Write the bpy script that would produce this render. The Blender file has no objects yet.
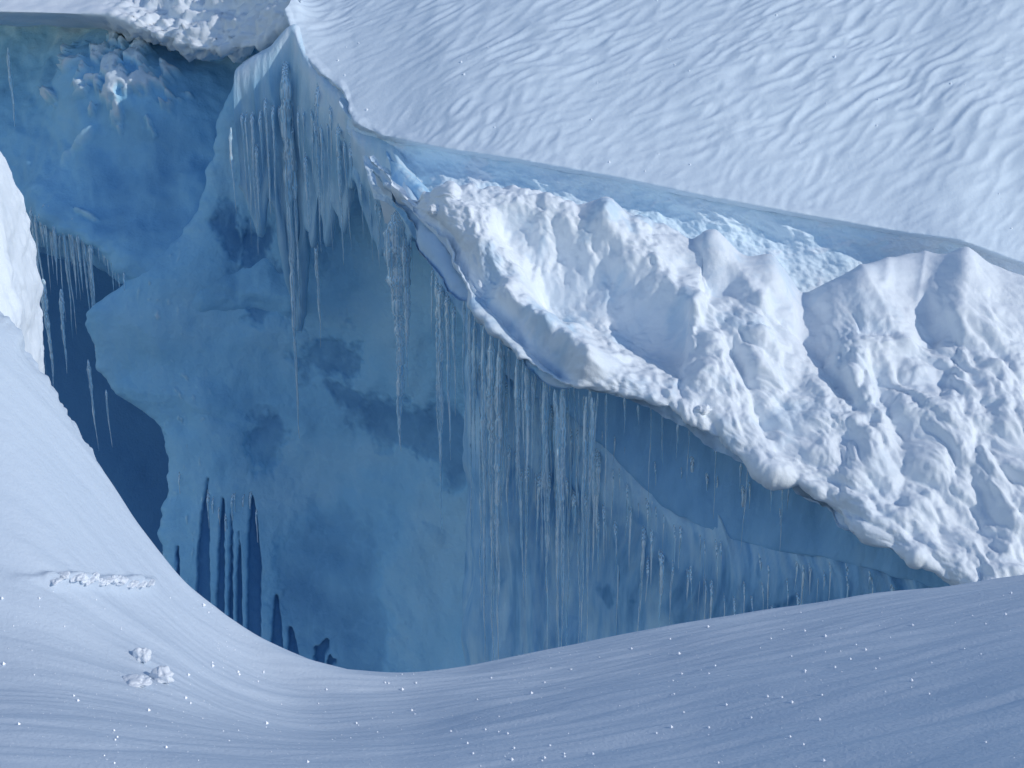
import bpy, math, random
import numpy as np
from mathutils import Vector
from mathutils.bvhtree import BVHTree
random.seed(7); rng = np.random.default_rng(11)
sc = bpy.context.scene
COL = sc.collection

# ------------------------------------------------------------------ camera
PITCH = math.radians(20); FPX = 1600.0
CS, SN = math.cos(PITCH), math.sin(PITCH)
CAMZ = 8.0
cd = bpy.data.cameras.new('camera'); cam = bpy.data.objects.new('camera', cd); COL.objects.link(cam)
cam.location = (0, 0, CAMZ); cam.rotation_euler = (math.radians(90) - PITCH, 0, 0)
cd.sensor_width = 36; cd.lens = 36 * FPX / 1024; cd.clip_end = 500; cd.clip_start = 0.1
sc.camera = cam

def W(u, v, d):
    """survey reading (azimuth, elevation, distance) -> metres in the world"""
    u = np.asarray(u, float); v = np.asarray(v, float); d = np.asarray(d, float)
    a = (u - 512) / FPX; k = (v - 384) / FPX
    return np.stack([a * d, d * (CS - k * SN), CAMZ + d * (-SN - k * CS)], -1)

def UV(P):
    y = P[..., 1]; z = P[..., 2] - CAMZ
    f = y * CS - z * SN; up = y * SN + z * CS
    return 512 + FPX * P[..., 0] / f, 384 - FPX * up / f, f

# ------------------------------------------------------------------ noise
PERM = rng.permutation(512); PERM = np.concatenate([PERM, PERM, PERM])
GX = rng.normal(size=(512, 2)); GX /= np.linalg.norm(GX, axis=1)[:, None]
def perlin(x, y, seed=0):
    x = np.asarray(x, float) + seed * 17.31; y = np.asarray(y, float) + seed * 9.77
    xi = np.floor(x).astype(int); yi = np.floor(y).astype(int)
    xf = x - xi; yf = y - yi
    def g(i, j, dx, dy):
        h = PERM[(PERM[(xi + i) & 511] + yi + j) & 511]
        return GX[h, 0] * dx + GX[h, 1] * dy
    sx = xf * xf * xf * (xf * (xf * 6 - 15) + 10); sy = yf * yf * yf * (yf * (yf * 6 - 15) + 10)
    a = g(0, 0, xf, yf); b = g(1, 0, xf - 1, yf); c = g(0, 1, xf, yf - 1); d = g(1, 1, xf - 1, yf - 1)
    return ((a + (b - a) * sx) * (1 - sy) + (c + (d - c) * sx) * sy) * 1.4
def fbm(x, y, o=4, seed=0, gain=0.5):
    s = 0; a = 1; n = 0
    for k in range(o):
        s = s + a * perlin(x * 2 ** k, y * 2 ** k, seed + k); n += a; a *= gain
    return s / n
def billow(x, y, o=3, seed=0, gain=0.5):
    s = 0; a = 1; n = 0
    for k in range(o):
        q = perlin(x * 2 ** k, y * 2 ** k, seed + k)
        s = s + a * np.sqrt(q * q + 0.002); n += a; a *= gain
    return s / n
def sstep(x, a, b):
    t = np.clip((x - a) / (b - a), 0, 1); return t * t * (3 - 2 * t)

# ------------------------------------------------------------------ lofting
def resample(rail, n, arc=True, smooth=0):
    r = np.asarray(rail, float)
    if arc:
        L = np.concatenate([[0], np.cumsum(np.linalg.norm(np.diff(r, axis=0), axis=1))])
    else:
        L = np.arange(len(r), dtype=float)
    t = np.linspace(0, L[-1], n)
    o = np.stack([np.interp(t, L, r[:, k]) for k in range(3)], -1)
    if smooth:
        k = np.exp(-0.5 * (np.arange(-3 * smooth, 3 * smooth + 1) / smooth) ** 2); k /= k.sum()
        m = 3 * smooth
        for c in range(3):
            e = np.concatenate([2 * o[0, c] - o[m:0:-1, c], o[:, c], 2 * o[-1, c] - o[-2:-m - 2:-1, c]])
            o[:, c] = np.convolve(e, k, 'valid')
    return o
def loft(R, nt, weights=None):
    """R: list of (n,3) world rails; Catmull-Rom across -> grid (nt, n, 3)"""
    R = np.array(R); m = len(R)
    if weights is None: pos = np.linspace(0, m - 1, nt)
    else:
        wk = np.concatenate([[0], np.cumsum(weights)]); pos = np.interp(np.linspace(0, wk[-1], nt), wk, np.arange(m))
    K = np.concatenate([[0], np.cumsum(np.linalg.norm(np.diff(R, axis=0), axis=-1).mean(1) + 1e-4)])
    T = np.empty_like(R); dk = np.diff(K)
    T[0] = (R[1] - R[0]) / dk[0]; T[-1] = (R[-1] - R[-2]) / dk[-1]
    for i in range(1, m - 1):
        s0 = (R[i] - R[i - 1]) / dk[i - 1]; s1 = (R[i + 1] - R[i]) / dk[i]
        T[i] = (s0 * dk[i] + s1 * dk[i - 1]) / (dk[i] + dk[i - 1])
    out = np.empty((nt,) + R.shape[1:])
    for q, p in enumerate(pos):
        i = min(int(p), m - 2); t = p - i; t2 = t * t; t3 = t2 * t
        out[q] = (2 * t3 - 3 * t2 + 1) * R[i] + (t3 - 2 * t2 + t) * dk[i] * T[i] + (3 * t2 - 2 * t3) * R[i + 1] + (t3 - t2) * dk[i] * T[i + 1]
    return out
def gnormal(G):
    a = np.gradient(G, axis=0); b = np.gradient(G, axis=1)
    n = np.cross(a, b); n /= np.linalg.norm(n, axis=-1)[..., None] + 1e-12
    cdir = np.array([0, 0, CAMZ]) - G
    # one global sign: towards the open air
    if (n * cdir).sum(-1).mean() < 0: n = -n
    return n
def smooth_normals(n, it=12):
    for _ in range(it):
        m = n.copy()
        m[1:-1] += n[:-2] + n[2:]; m[:, 1:-1] += n[:, :-2] + n[:, 2:]
        n = m / (np.linalg.norm(m, axis=-1)[..., None] + 1e-12)
    return n

def tag(o, label=None, cat=None, group=None, kind=None):
    if label: o['label'] = label
    if cat: o['category'] = cat
    if group: o['group'] = group
    if kind: o['kind'] = kind
    return o

def UV_push(P, f):
    c = np.array([0, 0, CAMZ]); return c + (P - c) * f
SURF = {}
def grid_mesh(name, G, mat, attr=None, kind='structure', parent=None):
    nt, n = G.shape[:2]
    me = bpy.data.meshes.new(name)
    idx = np.arange(nt * n).reshape(nt, n)
    F = np.stack([idx[:-1, :-1], idx[:-1, 1:], idx[1:, 1:], idx[1:, :-1]], -1).reshape(-1, 4)
    V = G.reshape(-1, 3)
    # orient towards the camera
    i = len(F) // 2
    nn = np.cross(V[F[:, 1]] - V[F[:, 0]], V[F[:, 3]] - V[F[:, 0]])
    cdir = np.array([0, 0, CAMZ]) - V[F[:, 0]]
    if (nn * cdir).sum(-1).sum() < 0: F = F[:, ::-1].copy()
    me.vertices.add(len(V)); me.vertices.foreach_set('co', V.ravel())
    me.loops.add(F.size); me.loops.foreach_set('vertex_index', F.ravel())
    me.polygons.add(len(F)); me.polygons.foreach_set('loop_start', np.arange(0, F.size, 4))
    me.polygons.foreach_set('use_smooth', np.ones(len(F), bool))
    me.update(calc_edges=True); me.validate()
    if attr is not None:
        a = me.attributes.new('frost', 'FLOAT', 'POINT'); a.data.foreach_set('value', attr.ravel().astype(np.float32))
    me.materials.append(mat)
    o = bpy.data.objects.new(name, me); COL.objects.link(o)
    if kind: o['kind'] = kind
    if parent: o.parent = parent
    SURF[name] = BVHTree.FromPolygons([tuple(p) for p in V], F.tolist())
    return o
def hit(name, u, v):
    p = W(u, v, 1.0); o = Vector((0, 0, CAMZ)); d = (Vector(p) - o)
    h = SURF[name].ray_cast(o, d.normalized())
    if h[0] is None: return None
    return h[0], h[1], h[3] / d.length

# ------------------------------------------------------------------ materials
def nodes(name):
    m = bpy.data.materials.new(name); m.use_nodes = True
    nt = m.node_tree; b = nt.nodes['Principled BSDF']
    return m, nt, b
def link(nt, a, b): nt.links.new(a, b)
def add_bump(nt, b, specs):
    tc = nt.nodes.new('ShaderNodeTexCoord'); prev = None
    for scale, detail, strength, dist in specs:
        n = nt.nodes.new('ShaderNodeTexNoise'); n.inputs['Detail'].default_value = detail
        mp = nt.nodes.new('ShaderNodeMapping')
        mp.inputs['Scale'].default_value = scale if isinstance(scale, tuple) else (scale,) * 3
        n.inputs['Scale'].default_value = 1
        link(nt, tc.outputs['Object'], mp.inputs['Vector']); link(nt, mp.outputs[0], n.inputs['Vector'])
        bp = nt.nodes.new('ShaderNodeBump'); bp.inputs['Strength'].default_value = strength; bp.inputs['Distance'].default_value = dist
        link(nt, n.outputs['Fac'], bp.inputs['Height'])
        if prev: link(nt, prev.outputs['Normal'], bp.inputs['Normal'])
        prev = bp
    link(nt, prev.outputs['Normal'], b.inputs['Normal'])
def snow_mat(name, col=(0.71, 0.80, 0.87), bumps=((18, 6, .5, .02), (90, 3, .4, .004)), sss=0.0):
    m, nt, b = nodes(name)
    b.inputs['Roughness'].default_value = 0.62
    b.inputs['Specular IOR Level'].default_value = 0.35
    tc = nt.nodes.new('ShaderNodeTexCoord'); n = nt.nodes.new('ShaderNodeTexNoise'); n.inputs['Scale'].default_value = 1.7
    n.inputs['Detail'].default_value = 5
    link(nt, tc.outputs['Object'], n.inputs['Vector'])
    mx = nt.nodes.new('ShaderNodeMix'); mx.data_type = 'RGBA'
    mx.inputs['A'].default_value = (col[0] * .93, col[1] * .955, col[2] * .98, 1); mx.inputs['B'].default_value = (*col, 1)
    link(nt, n.outputs['Fac'], mx.inputs['Factor'])
    src = mx.outputs['Result']
    at = nt.nodes.new('ShaderNodeAttribute'); at.attribute_name = 'frost'
    m2 = nt.nodes.new('ShaderNodeMix'); m2.data_type = 'RGBA'      # frost attribute = blue tint: bare rim ice plus painted snow shade
    link(nt, at.outputs['Fac'], m2.inputs['Factor']); link(nt, src, m2.inputs['A']); m2.inputs['B'].default_value = (0.30, 0.55, 0.76, 1)
    link(nt, m2.outputs['Result'], b.inputs['Base Color'])
    if sss:
        b.inputs['Subsurface Weight'].default_value = sss; b.inputs['Subsurface Radius'].default_value = (0.03, 0.06, 0.12); b.inputs['Subsurface Scale'].default_value = 1
    add_bump(nt, b, bumps)
    return m
def ice_mat(name, deep, clear, frost, white=(0.75, 0.83, 0.9), rough=0.35, bumps=((3, 5, .5, .08), (22, 5, .5, .02)), spec=.5, mott=.5, nscale=(1.2, 1.2, .6)):
    """frost attribute: -1 deep clear ice and painted slit shade .. 0 blue ice .. 1 rime .. 2 snow stuck on"""
    m, nt, b = nodes(name)
    at = nt.nodes.new('ShaderNodeAttribute'); at.attribute_name = 'frost'
    tc = nt.nodes.new('ShaderNodeTexCoord'); mp = nt.nodes.new('ShaderNodeMapping'); mp.inputs['Scale'].default_value = nscale
    n = nt.nodes.new('ShaderNodeTexNoise'); n.inputs['Scale'].default_value = 1.0; n.inputs['Detail'].default_value = 7; n.inputs['Roughness'].default_value = .6
    link(nt, tc.outputs['Object'], mp.inputs['Vector']); link(nt, mp.outputs[0], n.inputs['Vector'])
    ma = nt.nodes.new('ShaderNodeMath'); ma.operation = 'MULTIPLY_ADD'; link(nt, n.outputs['Fac'], ma.inputs[0]); ma.inputs[1].default_value = mott
    link(nt, at.outputs['Fac'], ma.inputs[2])
    mr = nt.nodes.new('ShaderNodeMapRange'); link(nt, ma.outputs[0], mr.inputs['Value'])
    mr.inputs['From Min'].default_value = -1 + mott * .5; mr.inputs['From Max'].default_value = 2 + mott * .5
    cr = nt.nodes.new('ShaderNodeValToRGB'); e = cr.color_ramp.elements
    e[0].position = 0; e[0].color = (*deep, 1); e[1].position = 1; e[1].color = (*white, 1)
    x = e.new(1 / 3); x.color = (*clear, 1); x = e.new(2 / 3); x.color = (*frost, 1)
    link(nt, mr.outputs[0], cr.inputs['Fac']); link(nt, cr.outputs['Color'], b.inputs['Base Color'])
    b.inputs['Roughness'].default_value = rough; b.inputs['IOR'].default_value = 1.31; b.inputs['Specular IOR Level'].default_value = spec
    add_bump(nt, b, bumps)
    return m
M_slope = snow_mat('wind_packed_snow', bumps=((14, 6, .35, .02), (70, 3, .3, .005)))
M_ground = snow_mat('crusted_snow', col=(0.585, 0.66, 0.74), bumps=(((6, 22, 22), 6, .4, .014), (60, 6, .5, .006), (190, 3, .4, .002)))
M_debris = snow_mat('lumpy_snow', col=(0.86, 0.90, 0.93), bumps=((9, 8, .4, .03), (60, 6, .5, .008)))
M_lump = snow_mat('loose_snow', col=(0.86, 0.89, 0.92), bumps=((40, 5, .6, .012), (120, 3, .3, .003)))
M_wall = ice_mat('blue_glacier_ice', (0.10, 0.26, 0.48), (0.33, 0.63, 0.85), (0.50, 0.76, 0.91), spec=.2, rough=.5)
M_under = ice_mat('fluted_ice', (0.10, 0.28, 0.50), (0.30, 0.56, 0.80), (0.56, 0.78, 0.91), spec=.4, rough=.35, nscale=(5, 5, .6), mott=.7, bumps=(((14, 14, 2), 5, .5, .04), (40, 4, .4, .01)))
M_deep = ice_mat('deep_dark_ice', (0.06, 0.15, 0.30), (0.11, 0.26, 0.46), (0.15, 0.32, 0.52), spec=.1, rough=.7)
M_step = ice_mat('pale_ice', (0.35, 0.55, 0.74), (0.56, 0.76, 0.88), (0.72, 0.85, 0.93), spec=.3, rough=.45)

def icicle_mat():
    m = bpy.data.materials.new('icicle_ice'); m.use_nodes = True; nt = m.node_tree
    b = nt.nodes['Principled BSDF']; out = nt.nodes['Material Output']
    b.inputs['Base Color'].default_value = (0.88, 0.96, 1.0, 1); b.inputs['Roughness'].default_value = .12
    b.inputs['IOR'].default_value = 1.31
    b.inputs['Coat Weight'].default_value = .3; b.inputs['Coat Roughness'].default_value = .1
    add_bump(nt, b, (((25, 25, 6), 2, .3, .01),))
    tr = nt.nodes.new('ShaderNodeBsdfTransparent'); tr.inputs[0].default_value = (.93, .975, 1, 1)
    mx = nt.nodes.new('ShaderNodeMixShader')
    tc = nt.nodes.new('ShaderNodeTexCoord'); mp = nt.nodes.new('ShaderNodeMapping'); mp.inputs['Scale'].default_value = (38, 38, 1.6)
    n = nt.nodes.new('ShaderNodeTexNoise'); n.inputs['Scale'].default_value = 1; n.inputs['Detail'].default_value = 3
    link(nt, tc.outputs['Object'], mp.inputs['Vector']); link(nt, mp.outputs[0], n.inputs['Vector'])
    mr = nt.nodes.new('ShaderNodeMapRange'); mr.inputs['From Min'].default_value = .42; mr.inputs['From Max'].default_value = .60
    mr.inputs['To Min'].default_value = .36; mr.inputs['To Max'].default_value = 1
    link(nt, n.outputs['Fac'], mr.inputs['Value'])
    m4 = nt.nodes.new('ShaderNodeMix'); m4.data_type = 'RGBA'; m4.inputs['A'].default_value = (.50, .80, .98, 1); m4.inputs['B'].default_value = (.88, .97, 1, 1)  # pale vertical streaks paint highlight lines into the ice colour
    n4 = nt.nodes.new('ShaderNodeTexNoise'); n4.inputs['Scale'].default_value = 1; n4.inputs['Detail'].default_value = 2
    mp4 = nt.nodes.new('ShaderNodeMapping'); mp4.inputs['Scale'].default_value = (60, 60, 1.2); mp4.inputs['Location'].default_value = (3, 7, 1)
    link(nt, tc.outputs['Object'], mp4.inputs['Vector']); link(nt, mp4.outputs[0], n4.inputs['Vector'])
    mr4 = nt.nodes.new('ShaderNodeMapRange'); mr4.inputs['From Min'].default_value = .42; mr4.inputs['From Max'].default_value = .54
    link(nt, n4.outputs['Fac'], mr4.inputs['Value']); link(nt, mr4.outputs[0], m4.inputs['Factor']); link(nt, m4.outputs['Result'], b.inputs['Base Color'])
    link(nt, mr.outputs[0], mx.inputs[0]); link(nt, tr.outputs[0], mx.inputs[1]); link(nt, b.outputs[0], mx.inputs[2])
    link(nt, mx.outputs[0], out.inputs['Surface'])
    return m
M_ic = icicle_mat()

def swing(l, k=2.2):
    return [(u, v, d + k * max(0, (u - 480)) / 540) for u, v, d in l]
# ------------------------------------------------------------------ 1. upper snow slope
def rw(rail, n, arc=True, smooth=0):
    r = resample(rail, n, arc, smooth); return W(r[:, 0], r[:, 1], r[:, 2])
EDGE = [(285, 12, 25.5), (296, 45, 24.9), (318, 72, 24.4), (345, 92, 23.9), (350, 122, 23.2), (385, 137, 22.8), (440, 148, 22.3), (520, 160, 21.8),
        (620, 178, 21.2), (700, 195, 20.7), (800, 214, 20.2), (900, 232, 19.7), (960, 240, 19.3), (1024, 264, 19), (1250, 330, 17.5)]
N = 620
def brail(dv, dd, f=1.0):
    return [(u + (dv * -.12), v * (1 - f) + (v - dv) * f, d + dd) for u, v, d in EDGE]
EDGE = swing(EDGE)
e = rw(EDGE, N, smooth=5)
top_far = rw(swing([(230, -150, 34), (500, -150, 30.5), (800, -150, 27.5), (1300, -150, 24)]), N)
mid1 = e * .72 + top_far * .28 + np.array([0, 0, .12]); mid2 = e * .4 + top_far * .6 + np.array([0, 0, .15])
lipn = np.array([0, .07, -.05]); und = np.array([.05, .35, -.10])
near = e + np.array([0.04, .25, .10])
B = loft([top_far, mid2, mid1, near, e, e + lipn, e + und, e + und + np.array([.1, .5, -.2])], 420, [3.2, 2.2, 1.6, .25, .3, .3, .2])
nb = smooth_normals(gnormal(B), 20)
x, y = B[..., 0], B[..., 1] * 1.0
u_, v_, _ = UV(B)
wx = 2.0 * (x + .12 * fbm(x * .6, y * .6, 2, 3)); wy = 2.0 * (y - 23 + .12 * fbm(x * .6, y * .6, 2, 5))
def sast(deg, sd):
    a_ = math.radians(deg); al = wx * math.cos(a_) + wy * math.sin(a_); ac = -wx * math.sin(a_) + wy * math.cos(a_)
    rr = perlin(al * .8, ac * 2.6, 31 + sd); r2 = perlin(al * 1.6, ac * 5.4, 33 + sd)
    return .055 * fbm(al * .5, ac * 1.9, 3, 21 + sd) + .055 * (1 - 2 * np.sqrt(rr * rr + .0008)) + .020 * (1 - 2 * np.sqrt(r2 * r2 + .0008)) * sstep(fbm(x * 1.1, y * 1.1, 2, 36), -.3, .3)
bl_ = sstep(v_ - .20 * u_ + 60 * fbm(x * .4, y * .4, 2, 38), -60, 90)
sfield = .46 * (sast(37, 0) * (1 - bl_) + sast(58, 3) * bl_)
patch = sstep(fbm(x * .35, y * .35, 2, 77), -.5, .3)
calm = 1 - .6 * sstep(-np.hypot((u_ - 365) / 110, (v_ - 90) / 90), -1, -.3)
lip = sstep(np.arange(B.shape[0])[:, None] * np.ones((1, N)), 376, 362)
h = (sfield * (.45 + .55 * patch) + .06 * fbm(x * .6, y * .6, 2, 9)) * calm * (.25 + .75 * lip)
h += (.02 + .06 * sstep(440 - u_, 0, 60)) * fbm(x * 4, B[..., 2] * 4 + y, 4, 8) * (1 - lip)
B = B + nb * h[..., None]
grid_mesh('snow_slope', B, M_slope)

# top-left snow band beyond the cavity
tl = [rw([(-260, -170, 40), (100, -170, 38), (380, -170, 33)], 240),
      rw([(-260, -40, 33), (100, -50, 31), (300, -60, 29)], 240),
      rw([(-260, 4, 29.5), (0, 2, 29), (100, 2, 28.6), (200, 4, 27.8), (250, 0, 27), (300, -6, 26)], 240, smooth=3),
      rw([(-260, 14, 29), (0, 12, 28.6), (60, 14, 28.3), (110, 15, 28), (150, 32, 27.6), (200, 48, 27.1), (235, 48, 26.7), (262, 44, 26.3), (300, 16, 25.9)], 240, smooth=3),
      rw([(-260, 20, 29.6), (0, 19, 29.2), (60, 21, 29), (110, 24, 28.6), (150, 42, 28.2), (200, 56, 27.7), (235, 57, 27.3), (262, 50, 27), (300, 20, 26.6)], 240, smooth=3),
      rw([(-260, 24, 31), (0, 24, 31), (300, 40, 28)], 240)]
T = loft(tl, 130, [1, 1, 1, .4, .5])
x, y, z = T[..., 0], T[..., 1], T[..., 2]; u_, v_, _ = UV(T)
rg = sstep(u_, 90, 150)
h = .10 * fbm(x * .9, y * .9, 3, 41) + rg * (.55 * (billow(x * 1.6, y * 1.6 + z, 5, 44, .6) - .25) + .12 * fbm(x * 4, y * 4, 3, 45))
T = T + smooth_normals(gnormal(T))* h[..., None]
grid_mesh('snow_bank', T, M_debris)

# ------------------------------------------------------------------ 2. pale ice step under the slope
CREST = [(372, 160, 22.0), (392, 184, 21.6), (412, 205, 21.2), (430, 196, 21.0), (450, 188, 20.9), (500, 189, 20.8), (530, 195, 20.7), (560, 200, 20.5), (620, 213, 20.2), (660, 224, 20.0), (690, 236, 19.8), (704, 229, 19.6), (716, 232, 19.55),
         (738, 254, 19.5), (752, 258, 19.4), (768, 257, 19.3), (782, 272, 19.3), (806, 291, 19.3), (830, 280, 19.0), (862, 270, 18.8), (880, 264, 18.9), (905, 256, 19.0), (924, 254, 19.0), (940, 256, 18.8), (953, 254, 18.6), (965, 249, 18.5), (976, 257, 18.5), (1000, 268, 18.4), (1024, 276, 18.2), (1250, 340, 16.8)]
DS = [0] + list(np.linspace(0, 1, 3))
et = e + np.array([.05, .28, -.10])
CREST = swing(CREST); cr = rw(CREST, N, smooth=3)
cb = rw(swing([(375, 200, 22.6), (430, 222, 22.0), (500, 222, 21.9), (620, 240, 21.2), (720, 265, 20.6), (800, 305, 20.3), (930, 290, 19.9), (1024, 305, 19.4), (1250, 370, 18)]), N)
etx = rw([(340, 105, 23.7)] + [(u, v - 3, d + .2) for u, v, d in EDGE[4:]], N)
S = loft([etx + np.array([0, .5, .05]), etx, etx * .5 + cb * .5 + np.array([.04, .12, 0]), cb], 140, [.3, 1, 1])
x, y, z = S[..., 0], S[..., 1], S[..., 2]; u_, v_, _ = UV(S)
h = .28 * fbm(x * 1.1 + z * .7, z * 1.5, 5, 51, .6) 
h = h * sstep(np.linspace(0, 1, S.shape[0])[:, None], .12, .4)
fr = 1.05 + 1.3 * fbm(x * .9 + z * .8, z * 1.1, 5, 58, .6)
snowp = sstep(fbm(x * 1.6 - z * 1.2, z * 2.2, 5, 61, .6) + .5 * sstep(u_, 860, 930) + .35 * np.exp(-((u_ - 470) / 26) ** 2) + .3 * np.exp(-((u_ - 835) / 60) ** 2) + .12 * np.exp(-((u_ - 620) / 60) ** 2), .28, .5)
fr = fr + 1.4 * snowp; h = h + .02 * snowp
S = S + smooth_normals(gnormal(S)) * h[..., None]
grid_mesh('ice_step', S, M_step, fr)

# ------------------------------------------------------------------ 3. debris snow shelf
LOW = [(372, 172, 21.9), (392, 196, 21.4), (412, 217, 21.0), (432, 246, 20.6), (452, 282, 20.2), (480, 322, 19.8), (515, 355, 19.3), (556, 386, 18.9), (600, 392, 18.6), (640, 400, 18.35), (672, 412, 18.1), (715, 440, 17.8),
       (760, 470, 17.4), (800, 490, 17.05), (832, 508, 16.8), (845, 528, 16.5), (872, 546, 16.2), (905, 556, 15.9), (930, 566, 15.7), (945, 580, 15.6), (1000, 610, 15.0), (1250, 720, 13.6)]
LOW = swing(LOW); lo = rw(LOW, N, smooth=4)
t1 = cr * .66 + lo * .34 + np.array([0, -.10, .16]); t2 = cr * .3 + lo * .7 + np.array([0, -.12, .16])
ceilr = [(395, 205, 22.2), (430, 262, 21.6), (470, 335, 20.9), (520, 392, 20.5), (560, 408, 20.3), (610, 452, 19.8), (655, 498, 19.4), (685, 520, 19.0), (720, 536, 18.75), (765, 547, 18.4), (840, 560, 17.6), (930, 586, 16.8), (1000, 610, 16.2), (1250, 720, 15)]
ceilr = swing(ceilr); ce = rw(ceilr, N, smooth=4)
D = loft([cb + np.array([.1, .6, -.6]), cr * .8 + cb * .2 + np.array([0, .22, -.12]), cr, t1, t2, lo, lo + np.array([.02, .22, -.05]), lo * .85 + ce * .15 + np.array([0, 0, .1])], 400, [.5, .25, 1.6, 1.6, 1.6, .3, .3])
x, y, z = D[..., 0], D[..., 1], D[..., 2]; u_, v_, _ = UV(D)
row = np.linspace(0, 1, D.shape[0])[:, None] * np.ones((1, N))
dn = smooth_normals(gnormal(D), 30)
# down-slope coordinates
X = x + .35 * fbm(x * .8, y * .8, 3, 101); Y = y * 1.0 + z * .6 + .35 * fbm(x * .8, y * .8, 3, 102)
th = math.radians(22)
A = X * math.cos(th) + Y * math.sin(th); C_ = -X * math.sin(th) + Y * math.cos(th)
def crease(a_, c_, sd):
    q = perlin(a_, c_, sd); return np.sqrt(q * q + .0004)
right = sstep(u_, 640, 760)
h = .23 * billow(A * 1.5, C_ * .85, 4, 111, .5) * (1 - .5 * right) + right * (.25 * crease(A * 1.4, C_ * .65, 301) + .15 * crease(A * 3.0 + .3 * C_, C_ * 1.5, 305) + .09 * crease(A * 6, C_ * 3.0, 308) * .45 + .018 * crease(A * 13, C_ * 8, 309)) + .16 * fbm(A * .7, C_ * .5, 2, 115) + .06 * billow(A * 5, C_ * 3.0, 3, 118)
rough = sstep(690 - u_ , -60, 60)
h += sstep(600 - u_, -20, 60) * .07 * billow(x * 3.4, (y + z) * 3.0, 4, 123) + rough * (.08 * billow(x * 2.4, (y + z) * 2.0, 4, 121))
def seg(u0, v0, u1, v1, w, a, p=2.0):
    L = math.hypot(u1 - u0, v1 - v0); t = np.clip(((u_ - u0) * (u1 - u0) + (v_ - v0) * (v1 - v0)) / L ** 2, 0, 1)
    dd = np.hypot(u_ - u0 - t * (u1 - u0), v_ - v0 - t * (v1 - v0))
    wob = 1 + .35 * fbm(u_ / 22, v_ / 22, 2, 131)
    return a * np.exp(-(dd / (w * wob)) ** p)
h += seg(565, 268, 668, 335, 36, -.58) + seg(640, 305, 660, 330, 26, -.10)
h += seg(508, 225, 560, 285, 17, -.26)
h += seg(505, 296, 590, 362, 15, .32)
h += seg(440, 240, 552, 368, 18, -.24)
h += seg(472, 305, 520, 352, 8, .13) + seg(520, 362, 552, 380, 7, .1)
h += seg(455, 205, 520, 270, 22, .10) + seg(510, 200, 600, 220, 16, .14) + seg(600, 225, 690, 300, 16, .18)
h += seg(700, 262, 730, 300, 18, -.22) + seg(790, 300, 840, 360, 12, -.16) + seg(716, 236, 760, 300, 9, .10)
h += seg(772, 270, 800, 330, 9, .12) + seg(864, 285, 905, 340, 12, .10) + seg(912, 288, 930, 325, 15, -.16) + seg(888, 262, 884, 282, 6, .16) + seg(760, 285, 775, 300, 12, -.10)
h += seg(966, 262, 1000, 340, 12, .06) + seg(945, 320, 990, 420, 9, -.08) + seg(880, 370, 905, 460, 8, -.08) + seg(800, 330, 870, 420, 9, -.16)
h += seg(690, 330, 720, 400, 26, .14) + seg(735, 350, 770, 430, 7, -.14)
h += seg(780, 480, 860, 470, 18, .10)
edgef = sstep(row, .0, .12) * (1 - .85 * sstep(u_, 650, 720) * sstep(row, .45, .18)) * (1 - .2 * sstep(row, .86, .93))
h = (h - .13) * edgef
for (a0, b0, a1, b1, w_, am) in [(712, 228, 742, 290, 12, .16), (768, 256, 790, 310, 11, .17), (862, 270, 890, 330, 13, .17), (966, 250, 990, 320, 12, .10), (925, 255, 918, 300, 6, .10), (700, 250, 722, 285, 12, -.16), (800, 292, 830, 330, 14, -.08), (925, 300, 935, 340, 14, -.06)]:
    h += seg(a0, b0, a1, b1, w_, am * (.35 if am > 0 else 1), 1.2)
D = D + dn * h[..., None]
blue = .22 * sstep(-((v_ - (246 + (u_ - 432) * 1.13)) / 26) ** 2, -1, 0) * sstep(570 - u_, 0, 40) + .42 * sstep(fbm(x * 1.3, y * 1.6, 5, 142, .6), .02, .35) * sstep(u_, 1000, 600) + .35 * np.exp(-(((u_ - 600) / 60) ** 2 + ((v_ - 315) / 40) ** 2)) * sstep(fbm(x * 2, y * 2, 3, 140), -.2, .3)  # icy rim, plus blue shade of crevices and hollow put into the colour
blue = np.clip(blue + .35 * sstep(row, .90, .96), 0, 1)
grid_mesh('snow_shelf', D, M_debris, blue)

# ------------------------------------------------------------------ 4. overhang ceiling and the fluted wall under the shelf
nE = 620
lo2 = rw([(p[0] + 2, p[1] - 4, p[2] + .25) for p in LOW], nE, smooth=4) + np.array([.12, .7, .05])
ce2 = rw(ceilr, nE, smooth=4)
U = loft([lo2 + np.array([0, .9, -.1]), lo2, lo2 * .5 + ce2 * .5 + np.array([0, .1, .10]), ce2, ce2 + np.array([0.02, .15, .05])], 170, [.3, 1, 1, .2])
x, y, z = U[..., 0], U[..., 1], U[..., 2]; u_, v_, _ = UV(U)
row = np.linspace(0, 1, U.shape[0])[:, None] * np.ones((1, nE))
h = .10 * fbm(x * 1.4, y * 1.4, 4, 151) + .05 * billow(x * 5, y * 5, 3, 153) * sstep(row, .25, .1)
U = U + smooth_normals(gnormal(U)) * h[..., None]
fr = -.1 + .5 * fbm(x * 1.3, y * 2, 4, 155) + 1.5 * sstep(row, .42, .15) * (.25 + 1.3 * fbm(x * 4, y * 4, 4, 157, .7)) + .35 * sstep(560 - u_, 0, 60)
grid_mesh('overhang_ice', U, M_under, fr)

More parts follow.
